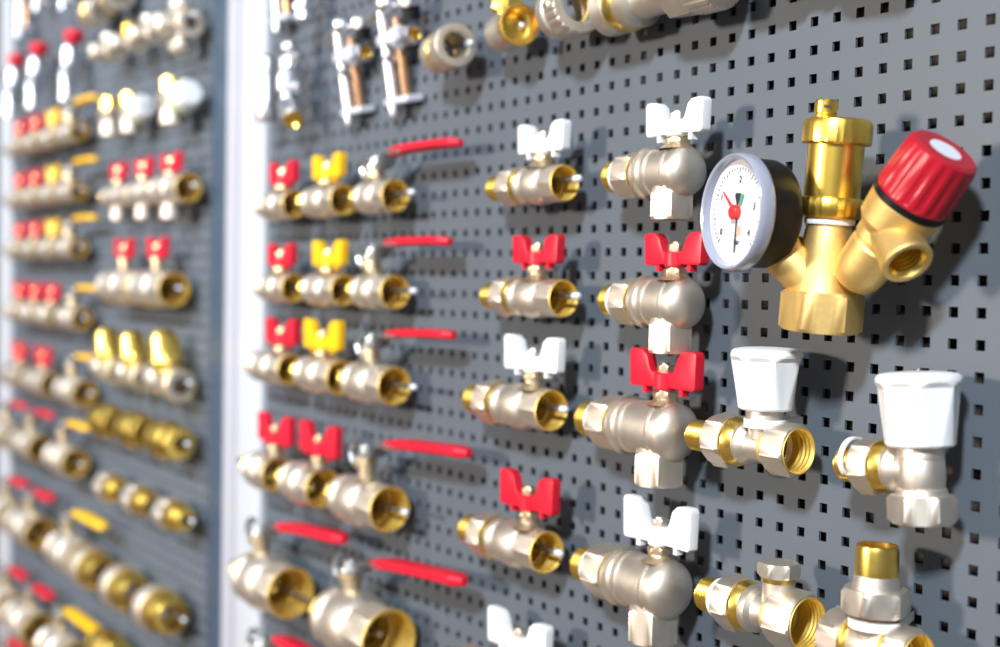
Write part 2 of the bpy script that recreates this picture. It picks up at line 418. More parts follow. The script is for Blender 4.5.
# rows of three valves threaded on one hook, at the left edge of the right panel
def group_row(key, Z, d, items, hk, hookspan):
    for (X0, L, R, typ, m, xs, zh, H, W, s, Ls, lab, up) in items:
        X0 += R * 1.35; L -= R * 1.35
        P = straight_valve(key + str(round(X0)), L, xs - X0, R, typ, m, False, zh, 9, 0, s, H, W, Ls, lab=('red' if m is RED else 'yellow') + (' plastic sleeve' if typ == 'lever' else ' plastic wing handle'), droop=up, off=up)
        place(P, 'ball_valve', lab, 'valve', X0, Z, d, GL if typ == 'lever' else GB)
    hook(hookspan[0], hookspan[1], Z + 1.5, d, hk)
B, Lv = 'butterfly', 'lever'
on = 'first row', 'second row', 'third row', 'fourth row', 'fifth row'
def gname(c, typ, k, end): return '%s %s ball valve on the %s of valves beside the white post%s' % (c, 'butterfly' if typ == B else 'lever', on[k] if k else 'top row', end)
group_row('g1', -76, 25, [(-480, 80, 13.0, B, RED, -422, 17, 22, 28, 1, 0, gname('red', B, 0, ''), 0),
                          (-393, 84, 13.3, B, YELLOW, -336, 17, 23, 29, 1, 0, gname('yellow', B, 0, ''), 0),
                          (-298, 73, 13.3, Lv, RED, -254, 22, 0, 0, 1, 96, gname('red', Lv, 0, ''), 0)], 'steel wire hook through the top row of valves beside the white post', (-488, -199))
group_row('g2', -150, 25, [(-479, 80, 13.2, B, RED, -424, 18, 22, 28, 1, 0, gname('red', B, 1, ''), 0),
                           (-389, 84, 13.6, B, YELLOW, -332, 18, 24, 31, 1, 0, gname('yellow', B, 1, ''), 0),
                           (-301, 78, 14.0, Lv, RED, -258, 26, 0, 0, 1, 88, gname('red', Lv, 1, ''), 0)], 'steel wire hook through the second row of valves beside the white post', (-488, -194))
group_row('g3', -222, 26, [(-494, 94, 14.8, B, RED, -419, 20, 26, 34, 1, 0, gname('red', B, 2, ''), 0),
                           (-398, 92, 15.4, B, YELLOW, -339, 20, 28, 37, 1, 0, gname('yellow', B, 2, ''), 0),
                           (-312, 92, 15.8, Lv, RED, -256, 28, 0, 0, 1.0, 92, gname('red', Lv, 2, ''), 3)], 'steel wire hook through the third row of valves beside the white post', (-502, -190))
group_row('g4', -317, 28, [(-495, 75, 17.0, B, RED, -425, 26, 29, 38, 1, 0, 'red butterfly ball valve touching the white post, left of two on the fourth row', 0),
                           (-420, 88, 17.8, B, RED, -339, 26, 30, 39, 1, 0, 'red butterfly ball valve between another red one and the fourth row lever valve', 0),
                           (-327, 106, 19.0, Lv, RED, -257, 37, 0, 0, 1.15, 112, gname('red', Lv, 3, ''), 6)], 'steel wire hook through the fourth row of valves beside the white post', (-514, -196))
group_row('g5', -416, 32, [(-503, 120, 24.0, Lv, RED, -445, 41, 0, 0, 1.25, 122, 'big red lever ball valve overlapping the white post near the bottom', 9),
                           (-342, 130, 25.5, Lv, RED, -272, 42, 0, 0, 1.25, 124, 'biggest red lever ball valve, right one of the pair near the bottom edge', 10)], 'steel wire hook through the two big lever valves near the bottom edge', (-518, -226))
# one more lever valve on the next hook down; only the tip of its lever shows
P = straight_valve('g6', 132, 70, 26, Lv, RED, False, 44, 9, 0, 1.25, 0, 0, 128, lab='red plastic sleeve')
place(P, 'ball_valve', 'red lever tip of a ball valve showing at the bottom edge of the photo', 'valve', -508, -520, 32, GL)
hook(-516, -370, -518, 32, 'steel wire hook through the lever valve at the bottom edge')

# ------------------------------------------------------------------ boiler safety group with gauge, air vent and relief valve
def safety_group():
    P = []
    b = Part('manifold_body', CAST, 'matt cast brass body')
    nut(b.bm, -57, -37.5, 17.4, RZ, ph=.26); 
    lathe(b.bm, [(-39, 0), (-39, 16.5), (-37, 16), (-34, 15), (-28, 13.8), (-20, 13), (-14, 12.4), (-8, 11.2), (-6, 10.6), (-4, 10.4), (0, 9.6), (0, 0)], RZ, 40)
    dv = Vector((.58, 0, .815))
    def along(t): return Vector((9, 0, -43)) + dv * t
    M = axis_to(dv, along(0))
    lathe(b.bm, [(11, 0), (12, 5), (14, 9), (18, 11.4), (22, 12.3), (26, 12.6), (36, 12.9), (37, 12.2), (38.5, 12.2), (39.5, 13.2), (44, 13.2), (49, 16.6), (61, 17.6), (62, 16.5), (62, 0)], M, 40)
    # left branch towards the gauge
    lv = Vector((-.62, -.36, .66)); M2 = axis_to(lv, (-1, -2, -37))
    lathe(b.bm, [(0, 0), (0, 10.5), (22, 11.8), (24, 11.8), (25, 9), (25, 0)], M2, 32)
    P.append(b)
    # side outlet of the relief valve
    ov = Vector((.74, -.26, -.62)); M3 = axis_to(ov, along(48) + Vector((1, -4, -1)))
    o = b.sub('outlet', CAST)
    lathe(o.bm, [(0, 0), (0, 9.5), (10, 10.2), (18, 11.4), (23, 11.8), (24, 11.2), (24, 9.0), (21, 8.5), (8, 8.2), (8, 0)], M3, 36)
    ot = o.sub('threaded_bore', BRASS, 'bright brass inside of the outlet')
    lathe(ot.bm, [(23.9, 9.4), (22, 8.3)] + thread(21, 9, 8.0, .5, 2.4) + [(8.6, 0)], M3, 32)
    hx = Part('gauge_nut', BRASS, 'hexagon nut on the gauge branch'); nut(hx.bm, 24, 30, 11.2, M2, ph=.3); P.append(hx)
    # air vent on top
    g = Part('gasket', WHITE, 'pale sealing ring'); lathe(g.bm, [(-5, 9), (-5, 11.8), (-3.4, 12.2), (-1.8, 11.8), (-1.8, 9)], RZ, 36, close=True); P.append(g)
    v = Part('air_vent', VENTB, 'polished brass automatic air vent')
    kn = lambda a, x, r: r * (1 + .013 * math.cos(28 * a)) if (-1.5 < x < 8 or 33 < x < 44.5) else r
    lathe(v.bm, [(-2, 0), (-2, 13.2), (-1, 14.6), (.5, 15.3), (6, 15.3), (7.5, 14.6), (8, 13.4), (33, 13.4), (33.2, 15.6), (34, 16.4), (42.5, 16.4), (44.7, 15.6), (45.7, 13.5), (46, 5)], RZ, 72, mod=kn)
    cp = v.sub('vent_cap', VENTB)
    lathe(cp.bm, [(45.6, 5.5), (48, 5.5), (48.4, 5.1), (49, 5.5), (54.6, 5.5), (55.4, 4.8), (55.4, 0)], T(-4, -5, -1) @ RZ, 28)
    sl = v.sub('vent_slot', INK, 'dark slot'); box(sl.bm, -1.8, 1.6, -5.8, -4.8, 51.6, 52.4, T(-3.2, -5, -1) @ Matrix.Rotation(.75, 4, 'Z'))
    P.append(v)
    # relief valve cap
    r1 = Part('seal_ring', BLACK, 'black ring under the red cap'); lathe(r1.bm, [(61, 0), (61, 17.2), (62, 18), (64.5, 18), (65, 17.2), (65, 0)], M, 40); P.append(r1)
    c = Part('relief_cap', REDCAP, 'ribbed red cap')
    rb = lambda a, x, r: r * (1 - (.035 if (66.5 < x < 89) and math.cos(18 * a) < -.25 else 0)) if r > 12 else r
    lathe(c.bm, [(64.8, 0), (64.8, 17.6), (66, 18.0), (67, 18.0), (76, 17.6), (87.5, 17.0), (90.2, 16.2), (91.4, 14.6), (91.6, 8.5), (91.0, 8.0), (91.0, 0)], M, 108, mod=rb)
    dsc = c.sub('cap_disc', DIAL, 'round pale disc in the middle of the cap'); lathe(dsc.bm, [(90.8, 0), (90.8, 7.8), (91.5, 7.6), (91.5, 0)], M, 36)
    P.append(c)
    # pressure gauge: axis towards the aisle
    gM = T(-23.5, -13, -2) @ Matrix.Rotation(math.radians(-14), 4, 'Z') @ Matrix.Rotation(-PI / 2, 4, 'Z')   # local +x -> -y
    ga = Part('pressure_gauge', BLACK, 'black gauge housing')
    lathe(ga.bm, [(-10, 0), (-10, 6.5), (-1.5, 6.5), (-1.5, 22), (1, 25), (5, 26.6), (20.5, 26.8), (21, 26), (21, 0)], gM, 64)
    rm = ga.sub('bezel', RIMP, 'clear plastic rim')
    lathe(rm.bm, [(18, 27.1), (18, 28.2), (19.5, 29.0), (23, 29.0), (25.4, 28.2), (26, 27.6), (25.4, 26.4), (22.2, 25.6), (21.2, 25.6), (21.2, 27.1)], gM, 72, close=True)
    dl = ga.sub('dial', DIAL, 'white dial'); lathe(dl.bm, [(21.0, 0), (21.0, 26.0), (21.5, 26.0), (21.5, 0)], gM, 60)
    def on_dial(x, z, k=21.8): return gM @ T(k, 0, 0) @ Matrix(((0, -1, 0, 0), (1, 0, 0, 0), (0, 0, 1, 0), (0, 0, 0, 1))) @ T(x, 0, z)
    # dial local: x to the viewer's right, z up (seen from the aisle), thin raised print
    tk = ga.sub('scale_marks', INK, 'small dark scale marks')
    def mark(bm, ang, r0, r1, w):
        a = math.radians(ang); m_ = on_dial(0, 0) @ Matrix.Rotation(-a, 4, 'Y')
        box(bm, -w / 2, w / 2, -.1, .1, r0, r1, m_)
    for i in range(41):
        an = -135 + 270 * i / 40
        mark(tk.bm, an, 20.6 if i % 5 else 19.4, 22, .28)
    box(tk.bm, -2.4, 2.4, -.1, .1, 7.2, 9.4, on_dial(0, 0)); prism(tk.bm, [(-2.4, 7.4), (0, 2.6), (2.4, 7.4)], .2, on_dial(0, 0))
    gz = ga.sub('green_zone', GREENI, 'green sector mark'); prism(gz.bm, [(1.2, 3), (3.4, 3.4), (5.6, 8.6), (2.6, 9.2)], .2, on_dial(.2, 0, 21.85))
    pz = ga.sub('salmon_zone', PINKI, 'salmon sector mark'); box(pz.bm, 1.2, 4.6, -.1, .1, -11, -6.5, on_dial(0, 0))
    nd = ga.sub('black_needle', INK, 'thin black set pointer'); box(nd.bm, -.35, .35, -.2, .2, -19.5, 0, on_dial(1.0, 0, 22.2))
    rn_ = ga.sub('red_needle', NEEDLE, 'red pointer with round hub')
    prism(rn_.bm, [(-.9, 0), (.9, 0), (.35, 15.5), (-.35, 15.5)], .5, on_dial(0, 0, 22.8) @ Matrix.Rotation(math.radians(-52), 4, 'Y'))
    lathe(rn_.bm, [(21.6, 0), (21.6, 3.6), (24.2, 3.6), (24.8, 3.0), (24.8, 0)], gM, 28)
    tx = ga.sub('scale_numbers', INK, 'small dark dial numbers'); tx.txt = []
    for ch, an, rr, sz in (('0', -128, 16.6, 3.4), ('1', -66, 16.4, 3.4), ('2', 4, 16.0, 3.6), ('3', 78, 15.6, 3.6), ('4', 128, 15.6, 3.6), ('bar', 172, 14.5, 3.0)):
        a = math.radians(an); tx.txt.append((ch, rr * math.sin(a), rr * math.cos(a), sz))
    for ch, x, z, sz in tx.txt:
        cu = bpy.data.curves.new('t', 'FONT'); cu.body = ch; cu.size = sz * 1.3; cu.align_x = 'CENTER'; cu.align_y = 'CENTER'; cu.extrude = .08
        o_ = bpy.data.objects.new('t', cu); me = o_.to_mesh()
        bmt = bmesh.new(); bmt.from_mesh(me); o_.to_mesh_clear()
        bmt.transform(on_dial(x, z, 21.85) @ Matrix.Rotation(PI / 2, 4, 'X'))
        tmp = bpy.data.meshes.new('t'); bmt.to_mesh(tmp); bmt.free(); tx.bm.from_mesh(tmp); bpy.data.meshes.remove(tmp)
        bpy.data.objects.remove(o_); bpy.data.curves.remove(cu)
    P.append(ga)
    return P
place(safety_group(), 'safety_group', 'brass boiler safety group with pressure gauge, air vent and red capped relief valve', 'boiler safety group', 210, -104, 36, rot=(0, math.radians(4.5), 0))
cable_tie(210, -131, 36, 14.5, 'nylon strap behind the brass body of the boiler safety group', axis='z') if False else None

# ------------------------------------------------------------------ radiator valves
def knob(z0, z1, r0, r1, lobes=7, ph=.3):
    p = Part('hand_knob', WHITE, 'white fluted plastic knob', smooth=24)
    H = z1 - z0
    zc = z1 - 4.2
    def rad(a, x, r):
        f = (x - z0) / (zc - z0)
        ap = (r0 * .985 + (r1 * .895 - r0 * .985) * f) if f < .90 else (r0 * .985 + (r1 * .895 - r0 * .985) * .9 + (f - .90) * r1 * 1.5)
        g = ((a - ph) % (2 * PI / lobes)) - PI / lobes
        return min(r, ap / math.cos(g) * (1 - .012 * (1 - abs(g) * lobes / PI)))
    prof = [(z0, 0), (z0, r0 * .93), (z0 + 1, r0)]
    for i in range(1, 25):
        f = i / 24; prof.append((z0 + 1 + (H - 6) * f, r0 + (r1 - r0) * f ** 1.1))
    prof += [(z1 - 3.6, r1 * 1.0), (z1 - 2.2, r1 * .97), (z1 - 1.2, r1 * .90), (z1 - .5, r1 * .72), (z1 - .1, r1 * .4), (z1, r1 * .16), (z1, 0)]
    lathe(p.bm, prof, RZ, 126, mod=lambda a, x, r: rad(a, x, r) if r > r1 * .5 or x < z1 - 5 else r)
    return p
def union_left(P, nip, nutl, rn, ap, ph=PI / 12):
    t = Part('tailpiece', BRASS, 'brass threaded tailpiece'); pipe_thread(t.bm, 0, nip + 2, rn); P.append(t)
    u = Part('union_nut', NICKEL, 'nickel hexagon union nut'); nut(u.bm, nip, nip + nutl, ap, RX, rn * .8, ph); P.append(u)
    c = Part('collar', BRASS, 'brass collar'); x = nip + nutl
    lathe(c.bm, [(x - 1, rn * .8), (x - 1, ap * .98), (x + 2, ap * 1.04), (x + 5, ap * .98), (x + 7.5, ap * .86), (x + 7.5, rn * .8)], RX, 40, close=True); P.append(c)
    return x + 6
def end_hex(b, x0, x1, ap, ph=.2, r=None):
    c = ap * 1.04; C = ap * 1.135
    lathe(b.bm, [(x0, ap * .7), (x0, c), (x0 + 1.5, C), (x1 - 1.5, C), (x1 - .6, c), (x1 - .4, ap * .96), (x1 - 2, ap * .95)], RX, 48, ap, 6, ph=ph)
    bore(b, x0 - 4, x1, ap * .80, rim=ap * .98)
P = []
x = union_left(P, 18, 13, 8.6, 13.0)
b = Part('body', NICKEL)
lathe(b.bm, [(x, 5), (x, 11), (x + 4, 11.5), (x + 8, 9.0), (x + 14, 8.6), (60, 9.2), (62, 10.5)], RX, 40)
end_hex(b, 60, 76, 12.4)
lathe(b.bm, [(4, 8.4), (10, 8.6), (14.5, 9.6), (15, 9.0), (15, 0)], T(52.3, 0, 0) @ RZ, 32)
nk = b.sub('bonnet', NICKEL); lathe(nk.bm, [(14, 9.8), (20, 9.6), (20, 0)], T(52.3, 0, 0) @ RZ, 32)
P.append(b); k = knob(19, 51.5, 14.2, 18.6, 7, .55); shift([k], 52.3); P.append(k)
place(P, 'radiator_valve', 'straight radiator valve with the smaller white fluted knob and open brass end', 'valve', 111.5, -222.5, 28, 'radiator valves')
cable_tie(163.7, -210.5, 28, 9.9, 'white nylon strap around the neck below the smaller white knob', axis='z', w=4.5)
P = []
x = union_left(P, 12, 11, 8.6, 12.2)
b = Part('body', NICKEL)
lathe(b.bm, [(x, 5), (x, 11.0), (x + 3, 11.4), (x + 7, 9.6), (x + 11, 9.8), (45, 9.8)], RX, 40)
lathe(b.bm, [(-18, 0), (-18, 9), (-11, 9.4), (-8, 10.6), (-2, 11.0), (4, 10.6), (6, 10.0), (6, 0)], T(45, 0, 0) @ RZ, 40)
nk = b.sub('bonnet', NICKEL); lathe(nk.bm, [(5, 9.0), (5, 10.6), (9, 10.6), (11, 9.8), (13, 9.8), (13, 0)], T(45, 0, 0) @ RZ, 36)
cn = b.sub('compression_nut', NICKEL); nut(cn.bm, -24.5, -11.5, 13.4, T(45, 0, 0) @ RZ, 9, ph=.1)
lathe(cn.bm, [(-11.8, 11.8), (-9, 11.3), (-8, 10.4), (-8, 9)], T(45, 0, 0) @ RZ, 36)
P.append(b); k = knob(10.5, 45, 15.6, 19.4, 7, .2)
dt = k.sub('top_mark', BALL, 'small grey mark on the top'); lathe(dt.bm, [(45.4, 2.2), (45.9, 2.0), (45.9, 0)], RZ, 16)
shift([k], 45); P.append(k)
place(P, 'radiator_valve', 'angle radiator valve with the larger white fluted knob and hex nut pointing down', 'valve', 215.5, -225, 28, 'radiator valves', rot=(0, math.radians(-4), 0))
cable_tie(222, -221.5, 28, 9.2, 'white nylon strap around the tail beside the larger white knob valve')
P = []
x = union_left(P, 17, 12, 9.6, 13.2)
b = Part('body', NICKEL)
lathe(b.bm, [(x, 5), (x, 12), (x + 2, 12.6), (x + 5, 12.2), (x + 7, 9.4), (x + 12, 8.8), (54.6, 9.2), (56.6, 10.5)], RX, 40)
end_hex(b, 54.6, 73.6, 14.0)
lathe(b.bm, [(3, 8.3), (18, 8.3)], T(53, 0, 0) @ RZ, 32)
P.append(b)
c = Part('lockshield_cap', NICKEL, 'hexagon cap'); nut(c.bm, 20, 27.5, 9.5, T(53, 0, 0) @ RZ, ph=.2); P.append(c)
r_ = Part('seal_ring', BRASS, 'thin brass ring'); lathe(r_.bm, [(17.5, 7), (17.5, 8.9), (20.4, 9.1), (20.4, 7)], T(53, 0, 0) @ RZ, 32, close=True); P.append(r_)
place(P, 'radiator_valve', 'straight lockshield valve with upright hexagon cap, below the smaller white knob valve', 'valve', 123, -308.5, 28, 'radiator valves')
cable_tie(136, -308.5, 28, 9.8, 'white nylon strap around the brass tail of the lockshield valve')
P = []
t = Part('tailpiece', BRASS, 'upright brass tailpiece'); lathe(t.bm, [(33, 8), (33, 10.2), (47, 10.2), (49, 9.6), (49, 8)], RZ, 40, close=True); P.append(t)
g = Part('shoulder', NICKEL); lathe(g.bm, [(34, 8), (35, 10.4), (28.5, 11.2), (28, 13), (28, 8)], RZ, 36, close=True); P.append(g)
u = Part('union_nut', NICKEL, 'nickel hexagon union nut'); nut(u.bm, 16.5, 28.5, 14.2, RZ, 8, ph=.35); P.append(u)
b = Part('body', NICKEL)
lathe(b.bm, [(14.6, 0), (14.6, 11.4), (9, 11.0), (7, 9.8), (0, 9.5)], RZ, 36)
lathe(b.bm, [(-14, 9), (-10, 10), (-6, 11), (6, 11), (12, 9.6), (14, 9)], RX, 36)
end_hex(b, 12.5, 25, 12.6, .3)
P.append(b)
n2 = Part('end_nut', NICKEL); nut(n2.bm, -25, -12.5, 13.0, RX, 8, .5); P.append(n2)
c2 = Part('collar', BRASS, 'brass collar'); lathe(c2.bm, [(-13, 8), (-13, 11.6), (-10, 11.6), (-9.5, 8)], RX, 36, close=True); P.append(c2)
place(P, 'radiator_valve', 'radiator valve with upright brass tailpiece and union nut in the bottom right corner', 'valve', 237.3, -310, 28, 'radiator valves')
cable_tie(237.3, -298, 28, 11.6, 'pale nylon strap under the union nut in the bottom right corner', axis='z', w=4.2)

# ------------------------------------------------------------------ fittings cut off by the top edge
def coupling(L, R, knurl=True, ap=None, brassring=True, bore_r=None):
    """nickel fitting along +x with an open knurled end"""
    P = []
    b = Part('body', NICKEL)
    lathe(b.bm, [(0, R * .6), (0, R * .86), (1.5, R * .93), (L * .34, R * .95), (L * .36, R * .86), (L * .46, R * .86)], RX, 40)
    if ap:
        nut(b.bm, L * .50, L - 7, ap, RX, R * .6)
    P.append(b)
    if brassring:
        c = Part('collar', BRASS, 'brass collar'); lathe(c.bm, [(L * .35, R * .6), (L * .35, R * .95), (L * .40, R * .99), (L * .46, R * .99), (L * .5, R * .9), (L * .5, R * .6)], RX, 40, close=True); P.append(c)
    e = Part('end_ring', NICKEL, 'knurled open end ring')
    kn = (lambda a, x, r: r * (1 - .045 * (math.cos(22 * a) > .2)) if r > R * .93 else r) if knurl else None
    br = bore_r or R * .60
    lathe(e.bm, [(L * .48, R * .6), (L * .48, R * .9), (L * .55, R * .98), (L - 5, R * 1.0), (L - 1, R * 1.0), (L, R * .95), (L, br + 1.5), (L - 1.5, br + .8), (L - 1.5, R * .6)], RX, 88, mod=kn, close=True)
    bore(e, L * .45, L - 1.0, br, rim=br + 2)
    P.append(e)
    return P
GT = 'brass and nickel pipe fittings along the top edge'
place(coupling(46, 16.5, False), 'pipe_coupling', 'nickel coupling with brass collar and dark ringed bore, right of the chrome taps', 'pipe fitting', -173, 25, 22, GT, rot=(0, 0, math.radians(-14)), scale=.93)
P = []
b = Part('body', NICKEL); lathe(b.bm, [(-6, 8), (-6, 13.5), (-4, 14.6), (12, 15), (14, 14.2), (30, 15), (32, 14.5)], RX, 40); P.append(b)
c = Part('bell_mouth', BRASS, 'wide brass bell mouth')
lathe(c.bm, [(26, 10), (28, 15.0), (34, 16.2), (38, 16.0), (38, 14.4), (36, 13.4), (28, 12.4), (20, 9), (18, 0)], RX, 44); P.append(c)
hx = Part('branch_nut', BRASS, 'brass hexagon nut on top'); nut(hx.bm, 15, 24, 12, T(8, 0, 0) @ RZ, ph=.2); lathe(hx.bm, [(8, 9), (16, 9)], T(8, 0, 0) @ RZ, 28); P.append(hx)
place(P, 'pipe_elbow', 'nickel fitting with wide open brass bell mouth and brass hexagon on top', 'pipe fitting', -92, 29, 20, GT, rot=(0, 0, math.radians(-16)), scale=.86)
place(coupling(36, 18.5, True, 17.0, False, 11.5), 'pipe_coupling', 'nickel hexagon coupling with knurled ring around a brass bore, beside the bell mouth fitting', 'pipe fitting', -30, 32, 20, GT, rot=(0, 0, math.radians(-16)))
def long_union(L=104, R=17):
    P = []
    b = Part('body', NICKEL); lathe(b.bm, [(0, 8), (0, R * .9), (2, R), (14, R), (16, R * .9)], RX, 40)
    lathe(b.bm, [(22, R * .9), (24, R * .95), (34, R * .95), (36, R * .7), (66, R * .66), (68, R * .7)], RX, 40); P.append(b)
    c = Part('collar', BRASS, 'brass collar'); lathe(c.bm, [(14, 8), (14, R * .96), (16, R * 1.0), (22, R * 1.0), (24, R * .9), (24, 8)], RX, 40, close=True); P.append(c)
    n = Part('union_nut', NICKEL); nut(n.bm, 66, 86, R * .93, RX, 8, .2); P.append(n)
    e = Part('end_ring', NICKEL, 'knurled open end ring')
    lathe(e.bm, [(84, 9), (84, R * .98), (87, R * 1.05), (L - 1, R * 1.05), (L, R), (L, R * .72), (L - 2, R * .68), (L - 2, 9)], RX, 88, close=True, mod=lambda a, x, r: r * (1 - .045 * (math.cos(22 * a) > .2)) if r > R * .97 else r)
    bore(e, 70, L - 1.5, R * .64, rim=R * .74); P.append(e)
    return P
LU = long_union()
place(LU, 'pipe_union', 'long nickel union with brass collar and knurled end, in the middle of the top edge', 'pipe fitting', 18, 27.5, 19, GT, rot=(0, 0, math.radians(-4)))
place(LU, 'pipe_union', 'nickel union whose lower edge just shows at the top, above the gauge column', 'pipe fitting', 138, 33, 19, GT, rot=(0, 0, math.radians(-4)))
place(LU, 'pipe_union', 'nickel union nearest the top right corner, known by its shadow on the panel', 'pipe fitting', 250, 36, 19, GT, rot=(0, 0, math.radians(-4)))
hook(-178, -128, 27, 22, 'steel wire hook through the coupling with the brass collar'); hook(-102, -70, 31, 20, 'steel wire hook through the bell mouth fitting')
for X, w in ((30, 'long nickel union in the middle of the top edge'), (146, 'union above the gauge column'), (258, 'union nearest the top right corner')):
    cable_tie(X + 42, 31, 19, 12.0, 'pale nylon strap around the %s' % w)

# ------------------------------------------------------------------ chrome taps, top left of the right panel
def chrome_tap(L=72):
    """upright chrome tube with an added brown tube behind it, foot bar, collar, side outlet and turn handle"""
    P = []
    b = Part('body', CHROME)
    lathe(b.bm, [(-8, 0), (-8, 4.6), (0, 5), (2, 4.2), (L - 4, 4.2), (L, 3.5), (L, 0)], RZ, 28)
    P.append(b)
    c = Part('brown_tube', BROWNM, 'added brown tube beside the chrome tube')  # tube added to give the brown band beside the chrome
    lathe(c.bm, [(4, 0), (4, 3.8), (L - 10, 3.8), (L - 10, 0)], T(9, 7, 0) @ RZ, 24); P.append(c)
    f = Part('foot_bar', PALE, 'pale flat bar across the foot'); box(f.bm, -8, 26, -4, 11, 0, 5); bevel(f.bm, 1.4, 2); P.append(f)
    k = Part('collar', PALE); box(k.bm, -6, 20, -5, 12, L * .60, L * .60 + 8); bevel(k.bm, 2.0, 3)
    lathe(k.bm, [(0, 3), (0, 8), (3, 9), (6, 8), (6, 3)], T(12, 3, L * .60 + 4), 28); P.append(k)
    o = Part('outlet', CHROME); M = T(18, 5, L * .60 + 4)
    lathe(o.bm, [(0, 3), (0, 7), (14, 7.4), (15, 6.8), (15, 5.2), (8, 5), (8, 0)], M, 28)
    br = o.sub('threaded_bore', BRASS, 'brass inside of the outlet'); lathe(br.bm, [(14.8, 5.8), (14, 5.0), (8.4, 4.8), (8.2, 0)], M, 24); P.append(o)
    h = Part('turn_handle', CHROME)
    lathe(h.bm, [(0, 4), (2, 7), (6, 9), (10, 8.6), (14, 5.5), (15.5, 2.5), (16, 0)], T(4, 3, L - 6) @ RZ, 28)
    tube(h.bm, [(2, 0, L), (-10, 0, L - 5), (-20, 0, L - 8)], 3.6, n=14); P.append(h)
    n = Part('side_screw', CHROME, 'chrome hexagon screw'); nut(n.bm, 0, 8, 7.5, T(34, 4, L - 6) @ RZ)
    lathe(n.bm, [(0, 3.6), (-30, 3.6)], T(34, 4, L - 3), 16)
    d = n.sub('seal', BLACK, 'black seal under the screw'); lathe(d.bm, [(-9, 0), (-9, 6.4), (0, 6.6), (0, 0)], T(34, 4, L - 6) @ RZ, 24); P.append(n)
    return P
BROWNM = mat('brown_tube', (.72, .42, .24), .35, 1, .1, 90)
GC = 'chrome taps at the top beside the white post'
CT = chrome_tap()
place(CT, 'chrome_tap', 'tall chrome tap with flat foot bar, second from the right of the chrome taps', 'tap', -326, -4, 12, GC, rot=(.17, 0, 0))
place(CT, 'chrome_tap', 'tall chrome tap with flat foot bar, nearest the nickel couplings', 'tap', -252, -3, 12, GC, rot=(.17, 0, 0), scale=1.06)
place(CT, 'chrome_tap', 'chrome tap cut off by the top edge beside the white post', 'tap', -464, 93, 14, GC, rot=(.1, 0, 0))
P = []
b = Part('body', CHROME)
lathe(b.bm, [(0, 0), (0, 9), (14, 9.5), (16, 7.5), (22, 7.5), (24, 12), (36, 12.5), (39, 9.5), (42, 9.5), (44, 10.5), (52, 9.5), (54, 6), (56, 0)], RZ, 36); P.append(b)
h = Part('ball_handle', CHROME); lathe(h.bm, [(54, 4)] + [(62 - 8 * math.cos(a), max(.01, 8 * math.sin(a))) for a in [i * PI / 8 for i in range(1, 8)]] + [(70, 0)], RZ, 28); P.append(h)
o = Part('outlet', CHROME); Mo = axis_to((.72, -.15, -.68), (4, -2, 12))
lathe(o.bm, [(0, 0), (0, 8), (8, 9.5), (20, 9.8), (21, 9), (21, 0)], Mo, 32)
br = o.sub('outlet_ring', BRASS, 'copper coloured outlet end'); lathe(br.bm, [(20.5, 0), (20.5, 8.6), (24, 8.4), (24.6, 7), (22, 5.5), (21.5, 0)], Mo, 32); P.append(o)
s_ = Part('side_screw', CHROME); lathe(s_.bm, [(0, 4.5), (13, 4.8), (16, 4), (16, 0)], axis_to((.85, 0, .5), (6, 0, 46)), 20); lathe(s_.bm, [(0, 4.5), (13, 5), (16, 4), (16, 0)], axis_to((.9, 0, -.1), (8, 0, 26)), 20); P.append(s_)
place(P, 'chrome_tap', 'stout chrome tap with ball top and copper coloured outlet end', 'tap', -412, 0, 26, GC)
P = []
b = Part('body', CHROME); lathe(b.bm, [(0, 0), (0, 9), (2, 10), (12, 10), (14, 7), (18, 6.4), (44, 6.2), (46, 7.8), (58, 7.4), (62, 5), (63, 0)], RZ, 32); P.append(b)
c = Part('collar', CHROME); nut(c.bm, 13, 18, 8.5, RZ); P.append(c)
place(P, 'chrome_tap', 'slim pale chrome tube tap against the white post', 'tap', -457, 0, 26, GC)
P = []
b = Part('body', CHROME); lathe(b.bm, [(0, 0), (0, 8), (3, 9.5), (9, 9), (12, 7), (40, 7), (40, 0)], RZ, 32); P.append(b)
c = Part('collar', CHROME); nut(c.bm, 11, 16, 9, RZ); P.append(c)
place(P, 'chrome_tap', 'chrome tap end hanging at the top edge between the taller chrome taps', 'tap', -388, 80, 24, GC)
for X, Z, w in ((-322, 30, 'second tall chrome tap'), (-248, 32, 'tall chrome tap nearest the couplings'), (-411, 20, 'stout chrome tap'), (-456, 22, 'slim chrome tap by the post'), (-460, 125, 'chrome tap cut off beside the post'), (-388, 98, 'chrome tap end at the top edge')):
    bm = bmesh.new(); tube(bm, [(0, 1.5, 0), (0, -20, 0), (0, -23, 0)], 2.2)
    single('display_pin', bm, STEEL, 'short steel pin behind the ' + w, 'pin', 'steel display pins', loc=(X, 0, Z))

# ================================================================== LEFT PANEL (out of focus)
GLV = 'ball valves on the left panel'
rows = [(80, 'first', (B, RED), (B, RED), (B, YELLOW)), (4, 'second', (B, RED), (B, RED), (B, YELLOW)), (-67, 'third', (B, RED), (B, RED), (B, YELLOW)),
        (-152, 'fourth', (B, RED), (B, RED), (B, RED)), (-237, 'fifth', (B, RED), (B, RED), None), (-330, 'sixth', (Lv, RED), (Lv, RED), None),
        (-444, 'seventh', (Lv, RED), (Lv, RED), None), (-576, 'eighth', (Lv, RED), (Lv, RED), None)]
dat = {0: (13.2, 17, 22, 28, 36), 1: (13.2, 17, 22, 28, 36), 2: (13.6, 18, 22, 29, 38), 3: (15, 20, 24, 33, 43), 4: (17.5, 24, 27, 37, 52), 5: (19.5, 38, 0, 0, 52), 6: (24, 42, 0, 0, 56), 7: (27, 45, 0, 0, 60)}
